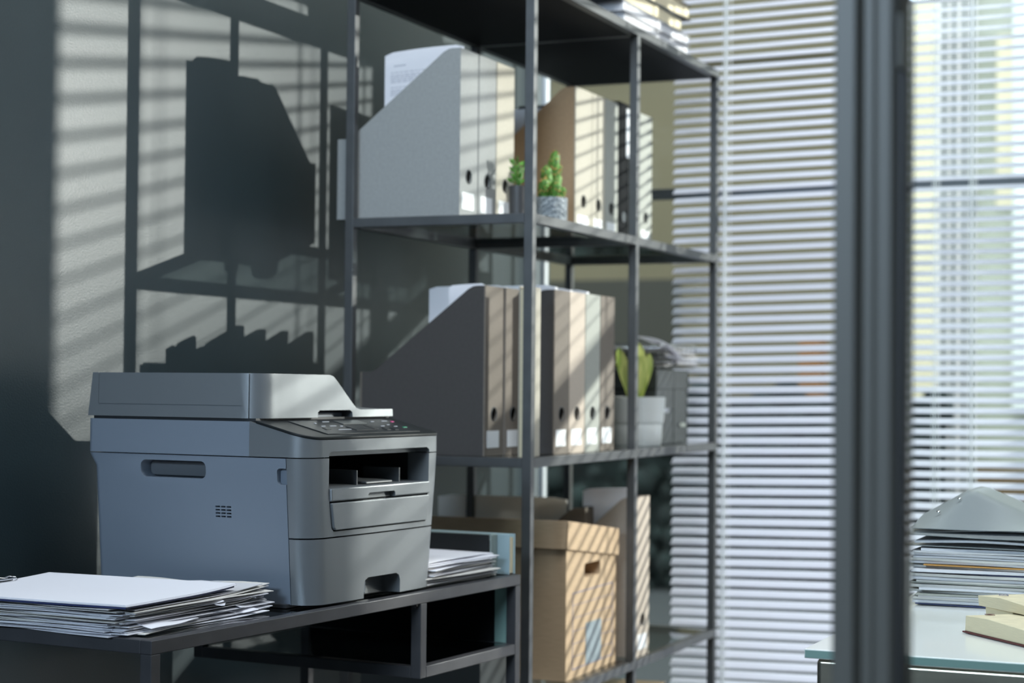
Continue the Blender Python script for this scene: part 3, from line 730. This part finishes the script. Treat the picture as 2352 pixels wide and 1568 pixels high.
# output tray floor, sloping down to the rear
b = MB(); b.prism([(.006, .1395), (.006, .1535), (.010, .1555), (.06, .1590), (.198, .140), (.198, .130), (.03, .1395)], 'x', .0500, .3085)
OT = b.build('output_tray', M['printer_tray'], pr, bevel=.0012)
b = MB(); b.box(.150, .1525, .022, .085, .150, .1770); b.build('paper_guide', M['printer_tray'], OT, bevel=.0006)
b = MB(); b.box(.262, .2645, .022, .085, .150, .1770); b.build('paper_guide', M['printer_tray'], OT, bevel=.0006)
b = MB(); b.prism([(.018, .1575), (.019, .1600), (.10, .1640), (.12, .156)], 'x', .170, .238); b.build('paper_flap', M['printer_tray'], OT, bevel=.0008)
o = MB().box(.0505, .3080, -.0035, .012, .1385, .1560).build('tray_lip', M['printer_front'], pr, bevel=.0018)
cut(o, [MB().prism([(.141, .13), (.142, .1450), (.145, .1468), (.209, .1468), (.212, .1450), (.213, .13)], 'y', -.01, .006)])
for p in o.data.polygons: p.use_smooth = False
MB().box(.139, .215, .0062, .011, .1389, .1500).build('lip_notch', M['printer_dark'], pr)
b = MB(); b.prism([(.0520, .1365), (.0585, .1025), (.0625, .0990), (.2995, .0990), (.3020, .1025), (.3065, .1365)], 'y', -.0035, .014)
b.build('multipurpose_tray_cover', M['printer_front'], pr, bevel=.0015)
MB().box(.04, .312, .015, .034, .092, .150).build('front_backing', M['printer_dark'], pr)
# unseen rear block added to widen the wall shadow, and paper cassette
MB().box(.19, .338, PD-.003, PD+.037, .015, .25).build('rear_shadow_block', M['printer'], pr, bevel=.006)
o = solid((.0, .03, .06, .0885), clip1=FS).build('paper_cassette', M['printer_front'], pr)
o2 = cut(o, [MB().prism([(.134, -.02), (.134, .018), (.137, .025), (.145, .0285), (.218, .0285), (.226, .025), (.229, .018), (.229, -.02)], 'y', -.03, .028)])
MB().box(.140, .168, .016, .030, .002, .024).build('cassette_grip', M['printer'], pr, bevel=.003)
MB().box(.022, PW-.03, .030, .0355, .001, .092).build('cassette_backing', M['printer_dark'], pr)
# scanner body with sloping front
def ftop(y): return .2225 + .245*min(max(y, 0), .098)
def slope_solid(name, mt, z0f, z1f, clip0=None, clip1=None, inset=0, bevel=0):
    ol = outline(.199, clip0=clip0, clip1=clip1, inset=inset)
    return MB().loft([[(p[0], p[1], z0f(p[1])) for p in ol], [(p[0], p[1], z1f(p[1])) for p in ol]]).build(name, mt, pr, smooth=30, bevel=bevel)
slope_solid('scanner_front', M['printer_front'], lambda y: .1990, lambda y: ftop(y), clip1=.098)
slope_solid('scanner_body', M['printer'], lambda y: .1990, lambda y: .2462, clip0=.0981)
CP = slope_solid('control_panel', M['panel_black'], lambda y: ftop(y)+.0003, lambda y: ftop(y)+.0040, clip1=.088, inset=-.0006, bevel=.0012)
slope_solid('scanner_gap', M['printer_dark'], lambda y: .2462, lambda y: .2505, clip0=.09, inset=.0035)
cut(bpy.data.objects['scanner_front'], [MB().prism([(.046, .18), (.048, .2045), (.056, .2065), (.302, .2065), (.309, .2030), (.312, .18)], 'y', -.03, .02)])
def onp(x, y, h=.0041): return (x, y, ftop(y)+h)
def plate(x0, x1, y0, y1, h0, h1):
    b = MB(); b.loft([[onp(x0, y0, h0), onp(x1, y0, h0), onp(x1, y1, h0), onp(x0, y1, h0)], [onp(x0, y0, h1), onp(x1, y0, h1), onp(x1, y1, h1), onp(x0, y1, h1)]]); return b
plate(.060, .300, .010, .078, .0040, .0052).build('keypad_plate', M['key_dark'], CP, bevel=.0006)
plate(.160, .222, .052, .070, .0052, .0064).build('display_screen', M['lcd'], CP, bevel=.0004)
for (x0, x1, y0, y1, mk) in ((.150, .196, .022, .042, 'key_dark'), (.100, .106, .058, .064, 'key_white'), (.094, .108, .044, .048, 'key_white'), (.126, .150, .066, .069, 'key_white'),
    (.114, .136, .044, .048, 'key_white'), (.138, .148, .042, .046, 'key_white'), (.104, .150, .026, .0285, 'key_white'), (.246, .258, .061, .065, 'key_white'), (.276, .296, .062, .066, 'key_white'),
    (.297, .307, .056, .064, 'key_pink'), (.236, .250, .037, .041, 'key_white'), (.262, .272, .043, .047, 'key_white'), (.266, .280, .034, .0375, 'key_white'), (.282, .297, .026, .034, 'key_green'),
    (.200, .210, .025, .045, 'key_dark'), (.086, .098, .030, .038, 'key_dark'), (.226, .236, .020, .030, 'key_dark'), (.244, .254, .018, .028, 'key_dark')):
    if mk != 'key_dark':
        xc, yc = (x0+x1)/2, (y0+y1)/2; x0, x1, y0, y1 = xc+(x0-xc)*.7, xc+(x1-xc)*.7, yc+(y0-yc)*.35, yc+(y1-yc)*.35
    plate(x0, x1, y0, y1, .0052, .0060).build('button', M[mk], CP, bevel=.0002)
# lid with automatic document feeder
def feeder(x0, x1, z0f, z1f, y0, y1, r=.034, n=40):
    b = MB(); R = []
    for i in range(n+1):
        x = x0 + (x1-x0)*(i/n)**1.35; yf = y0
        if x < x0+r: yf = y0 + r - math.sqrt(max(0, r*r-(x0+r-x)**2))
        R.append([(x, yf, z0f(x)), (x, y1, z0f(x)), (x, y1-.008, z1f(x*.74)), (x, yf+.001, z1f(x))])
    b.loft(R); return b
def ztop(x):
    if x < .170: return .3120 - .0008*(x/.17)
    if x < .186: return .3112 - .006*((x-.170)/.016)**2
    if x < .232: return .3052 - (x-.186)*.80
    if x < .250:
        u = (x-.232)/.018; return .2684 - .0144*u + .0072*u*u
    return .2612
o = feeder(.0, .3385, lambda x: .2504, ztop, .082, .384).build('scanner_lid', M['printer_front'], pr)
cut(o, [MB().prism([(.140, .24), (.140, .2575), (.144, .2605), (.222, .2605), (.228, .2575), (.230, .24)], 'y', .05, .115),
        MB().box(-.01, .0062, .1010, .1024, .24, .33), MB().box(-.01, .0010, .1024, .3640, .2666, .2680), MB().box(-.01, .0010, .3640, .3652, .2680, .33),
        MB().box(-.01, .10, .3640, .3650, .3112, .33), MB().box(-.01, .17, .1012, .1022, .3112, .33)])
MB().box(.142, .228, .100, .112, .2495, .2570).build('paper_exit_flap', M['printer'], pr, bevel=.001)
# power cable
t = thing('power_cable', 'thin black power cable hanging below the desk', 'cable', dpos(.16, .40, 0), DRZ)
MB().tube([(.03, .02, .72), (.03, .03, .70), (.01, .035, .6), (.0, .03, .45), (.0, .03, .2), (.01, .03, .0035)], .003, 8).build('cable', M['rubber'], t, smooth=60)

# ------------------------------------------------------------------ paper pile and clipboard on the left of the desk
random.seed(11)
NS = 44; TH = .00074
for k in range(NS):
    warm = random.random(); mm = M['paper' if warm < .62 else ('paper_warm' if warm < .85 else 'paper_grey')]
    rz = math.radians(random.gauss(2, 2.6)); big = random.random() < .25
    w_, d_ = (.297, .215) if not big else (.302, .224)
    dx, dy = .150+random.gauss(0, .0055), .165+random.gauss(0, .0065)
    ph = random.uniform(0, 6); ca = random.uniform(0, .0022)
    b = wavy_sheet(MB(), w_, d_, .0004+k*TH, .0016, k, rz, dx, dy, lambda u, v: (ca*2.2*max(0, (u-.8)*5)*(1-v) + .0035*max(0, (u-.88)*8)*noise.noise(Vector((k*.9, v*3, 0)))), 18, 10, .0009)
    o = b.build('paper_sheet', mm, smooth=50, loc=dpos(0, 0, DT), rot=(0, 0, DRZ))
    tag(o, 'sheet in the messy white paper pile left of the printer', 'paper', 'sheets in the paper pile left of the printer')
for k, (x, y, z, s, rz, l) in enumerate(((.262, .080, .020, .05, .3, .008), (.235, .072, .012, .045, -.4, .006), (.272, .085, .027, .04, .9, .007), (.085, .072, .019, .07, .15, .012), (.20, .070, .026, .04, .6, .005), (.165, .068, .029, .04, -.2, .005))):
    b = wavy_sheet(MB(), s*1.6, s, z, .003, 70+k, rz, x, y, lambda u, v: -l*(1-v)**2, 10, 8, .0006)
    o = b.build('folded_sheet', M['paper'], smooth=50, loc=dpos(0, 0, DT), rot=(0, 0, DRZ))
    tag(o, 'crumpled sheet corner poking out of the front of the left paper pile', 'paper', 'crumpled corners in the left paper pile')
PZ0 = DT+.0004+NS*TH+.0018
cb = thing('clipboard', 'clipboard with a wire clip lying on top of the left paper pile', 'clipboard', dpos(-.004, .036, PZ0), DRZ+math.radians(4.2))
def cb_sheet(z, w_, d_, seed, amp, th, dx=0, dy=0):
    return wavy_sheet(MB(), w_, d_, z, amp, seed, 0, w_/2+dx, d_/2+dy, lambda u, v: .006*max(0, u-.55)**1.5*2.2*(1-v*.3), 16, 12, th)
cb_sheet(0.0, .232, .312, 3, .0006, .0022).build('board', M['navy'], cb, smooth=40)
for k in range(3):
    cb_sheet(.0026+.0008*k, .236, .300, 3, .0006, .0006, -.001+.001*k, -.002+.0015*k).build('clipped_sheet', M['paper'], cb, smooth=40)
b = MB()
b.tube([(.06, .285, .006), (.075, .286, .0085), (.150, .286, .0085), (.160, .292, .006), (.168, .300, .0075), (.160, .306, .009), (.135, .300, .007)], .0011, 8)
b.tube([(.04, .298, .007), (.13, .300, .010), (.142, .292, .008)], .0011, 8)
b.build('wire_clip', M['chrome'], cb, smooth=60)
MB().box(.06, .15, .290, .3, .0055, .0085).build('clip_base', M['cover_dark'], cb, bevel=.0008)

# ------------------------------------------------------------------ paper pile and books right of the printer
random.seed(5)
for k in range(26):
    rz = math.radians(random.gauss(0, 3)); mm = M['paper' if random.random() < .7 else 'paper_warm']
    b = wavy_sheet(MB(), .215, .235, .0006+k*.00145, .0022, 200+k, rz, .752+random.gauss(0, .004), .138+random.gauss(0, .005), None, 10, 8, .0012)
    o = b.build('paper_sheet', mm, smooth=50, loc=dpos(0, 0, DT), rot=(0, 0, DRZ))
    tag(o, 'sheet in the white paper pile between the printer and the shelf', 'paper', 'sheets in the paper pile right of the printer')
t = thing('box_binder', 'dark binder with pale edges lying behind the right paper pile', 'binder', dpos(.862, .030, DT+.0005), DRZ+math.radians(3))
MB().box(.0, .0035, 0.003, .275, 0, .064).build('cover', M['panel_black'], t, bevel=.001)
MB().box(.022, .0255, 0, .275, 0, .064).build('cover', M['cover_sage'], t, bevel=.001)
MB().box(.0035, .022, .0, .003, 0, .064).build('spine', M['cover_sage'], t, bevel=.001)
MB().box(.0035, .022, .004, .27, .002, .055).build('paper_block', M['paper_warm'], t)
t = thing('book', 'hardback book with cream pages standing at the right end of the desk', 'book', dpos(.8885, .010, DT+.0005), DRZ)
MB().box(0, .0022, 0, .26, 0, .064).build('cover', M['cover_blue'], t, bevel=.0006)
MB().box(.0178, .020, 0, .26, 0, .064).build('cover', M['cover_blue'], t, bevel=.0006)
MB().box(.0022, .0178, .257, .26, 0, .064).build('spine', M['cover_blue'], t, bevel=.0006)
MB().box(.0022, .0178, .003, .257, .002, .058).build('page_block', M['book_pages'], t)

# ------------------------------------------------------------------ glass topped cabinet at the lower right
TZ = .75
cb = thing('side_cabinet', 'steel side cabinet with a green edged glass top at the lower right', 'cabinet', (2.092, 0, 0))
MB().box(0, 1.15, -.35, .5360, TZ-.0112, TZ-.0004).build('glass_top', M['cabinet_glass'], cb, bevel=.001)
MB().box(-.0006, .0002, -.349, .535, TZ-.0102, TZ-.0018).build('glass_edge', M['glass_side'], cb)
b = MB(); b.box(.012, 1.13, -.34, .525, .05, TZ-.0122); b.build('body', M['steel'], cb, bevel=.006, seg=4)
MB().box(.004, .012, -.33, .48, .10, TZ-.05).build('door', M['steel'], cb, bevel=.003)
for x in (.05, 1.05):
    for y in (-.3, .47): MB().cyl((x, y, 0), (x, y, .05), .015, n=16).build('foot', M['black_metal'], cb)
random.seed(21)
z = TZ
kinds = []
def rag(k, z, th, m, w_=.21, d_=.297, yo=0, label=None, name='document', cat='document', grp=None, xo=0, rz=None, amp=.001):
    rz = random.gauss(0, .03) if rz is None else rz
    b = wavy_sheet(MB(), w_, d_, 0, amp, 300+k, rz, 0, 0, None, 8, 12, th)
    o = b.build(name, m, smooth=50, loc=(2.585+w_/2+xo+random.gauss(0, .0015), .515-d_/2+yo+random.gauss(0, .004), z+.0009))
    tag(o, label or 'white document in the tall stack on the glass topped cabinet', cat, grp or ('documents stacked on the side cabinet' if not label else None)); return o
seq = ['navy', 'paper', 'paper_warm', 'paper', 'file_sage', 'paper_warm', 'paper', 'paper_warm', 'file_sage', 'paper_warm', 'paper', 'paper_warm', 'navy', 'paper', 'paper_warm', 'orange', 'paper', 'paper_warm', 'paper', 'paper', 'paper_grey', 'paper']
for k, mk in enumerate(seq):
    th = {'navy': .0018, 'orange': .0016, 'file_sage': .0018}.get(mk, random.uniform(.0022, .0042))
    lb = {('navy', 0): 'thin navy folder at the bottom of the cabinet document stack', ('navy', 12): 'thin navy folder in the middle of the cabinet document stack', ('orange', 15): 'thin orange folder in the upper part of the cabinet document stack'}.get((mk, k))
    if mk == 'file_sage': lb = 'thin sage folder in the lower part of the cabinet document stack' if k == 4 else 'thin sage folder halfway up the cabinet document stack'
    rag(k, z, th, M[mk], w_=.21 if k % 4 else .22, yo=-.0 if k % 3 else -.008, label=lb, name='folder' if lb else 'document', cat='folder' if lb else 'document')
    z += th+.0007
z += .001
t = thing('plastic_folder', 'grey plastic folder with papers lying on the cabinet document stack', 'folder', (2.585, .525, z+.001), math.radians(-2))
wavy_sheet(MB(), .22, .31, 0, .001, 401, 0, .11, -.155, None, 8, 12, .001).build('back_cover', M['folder_grey'], t, smooth=50)
wavy_sheet(MB(), .205, .29, .006, .003, 402, 0.02, .11, -.16, None, 8, 12, .003).build('paper', M['paper'], t, smooth=50)
wavy_sheet(MB(), .22, .31, .014, .003, 403, 0, .11, -.155, lambda u, v: .008*math.sin(PI*u), 8, 12, .001).build('front_cover', M['folder_grey'], t, smooth=50)
z += .024
t = thing('button_folder', 'translucent grey plastic envelope with two press studs tented on the stack top', 'folder', (2.60, .515, z), math.radians(0))
b = MB(); wavy_sheet(b, .21, .30, .0, .001, 405, 0, .105, -.150, lambda u, v: .052*max(0, 1-abs(v-.78)/(.42 if v < .78 else .30))*min(1, u*2.2), 16, 24, .0008)
b.build('flap', M['folder_grey'], t, smooth=50)
wavy_sheet(MB(), .21, .30, -.006, .002, 406, .03, .105, -.150, lambda u, v: .006*math.sin(PI*v), 8, 12, .0008).build('pocket', M['cover_dark'], t, smooth=50)
for (y, zz, xx) in ((-.055, .040, .07), (-.030, .022, .045)):
    b = MB()
    b.lathe([(.001, 0), (.0028, 0), (.0022, .001), (.001, .0012)], n=16)
    o = b.build('press_stud', M['chrome'], t, smooth=50, loc=(xx, y, zz), rot=(0, -.5, 0))

# open planner
ob = thing('open_planner', 'open planner with cream pages on the right of the cabinet top', 'book', (2.316, .392, TZ+.0004), math.radians(221.3))
MB().box(-.003, .154, -.002, .21, 0, .002).build('cover', M['maroon'], ob, bevel=.0005)
MB().prism([(.0, .0022), (.002, .021), (.05, .0225), (.15, .018), (.15, .0022)], 'y', 0, .208).build('page_block', M['book_pages'], ob, bevel=.0006)
b = MB(); b.prism([(-.068, .0235), (-.070, .036), (-.02, .0385), (.05, .034), (.15, .024), (.15, .0185), (.05, .0235)], 'y', .062, .27)
b.build('page_block', M['book_pages'], ob, bevel=.0006)
MB().prism([(-.060, .0022), (-.062, .0232), (.0, .0232), (.0, .0022)], 'y', .068, .208).build('page_block', M['book_pages'], ob, bevel=.0006)
text_mesh('printed_letter', 'N', .018, M['maroon'], ob, Matrix.Translation((.020, .030, .0224)) @ Matrix.Rotation(math.radians(150), 4, 'Z'))
text_mesh('printed_date', '13', .018, M['ink_blue'], ob, Matrix.Translation((-.035, .085, .0386)) @ Matrix.Rotation(math.radians(150), 4, 'Z'))

# ------------------------------------------------------------------ outside
g = struct(MB().box(WX+.3, 14, -14, 16, -.3, -.2).build('ground', M['asphalt']))
EX = 12.0
t = thing('office_building', 'pale rendered building across the street seen through the blinds', 'building', (EX, 0, 0))
MB().box(0, 2, 2.45, 12, -.2, 9).build('wall', M['ext_beige'], t)
MB().box(-.02, 1.9, 2.22, 2.449, -.2, 9).build('wall_strip', M['ext_cream'], t)
MB().box(0, 2, -8, 1.97, .55, 9).build('wall', M['ext_grey'], t)
MB().box(-.03, 2, -8, 1.97, -.2, .549).build('plinth', M['ext_bronze'], t)
b = MB(); b.box(-.03, 1.9, 1.972, 2.218, -.2, 9); b.build('pier', M['ext_pink'], t)
for y in (2.165, 2.105, 2.04, 1.99): MB().box(-.036, -.031, y-.012, y+.014, -.2, 9).build('dark_joint', M['ext_window'], t)
for (y0, y1, z0, z1) in ((3.95, 4.95, .25, 1.78), (1.1, 1.55, 2.5, 3.1)):
    MB().box(-.02, -.003, y0, y1, z0, z1).build('shutter', M['ext_shade'], t)
for (y0, y1, z0, z1) in ((1.70, 1.84, 2.2, 3.3), (1.3, 1.62, 1.2, 2.3), (.4, 1.0, 1.0, 2.6), (2.24, 2.40, .5, .95)):
    MB().box(-.025, -.003, y0, y1, z0, z1).build('window', M['ext_cream'] if y0 > 1.2 and z0 > 2 else M['ext_grey'], t)
MB().box(-.05, -.004, 2.45, 12, 3.25, 3.45).build('cornice', M['ext_beige'], t)
MB().box(-.045, -.031, 1.2, 1.735, .9, 9).build('white_panel', M['ext_white'], t)
h = MB(); random.seed(9)
h.box(10.9, 11.2, 2.0, 8.5, -.2, .98)
for k in range(1300):
    y = random.uniform(2.0, 8.5); zc = random.uniform(-.2, 1.04); h.ball((random.uniform(10.75, 11.1), y, zc), random.uniform(.04, .09), n=6, m=4)
tag(h.build('hedge', M['hedge'], smooth=80), 'dark hedge standing below the beige building outside the window', 'hedge', kind='stuff')
t = thing('street_planter', 'small orange planter outside seen low between the slats', 'planter', (11.5, 2.90, -.2))
MB().box(-.1, .1, -.07, .07, 0, 1.55).build('box', M['ext_rust'], t, bevel=.01)
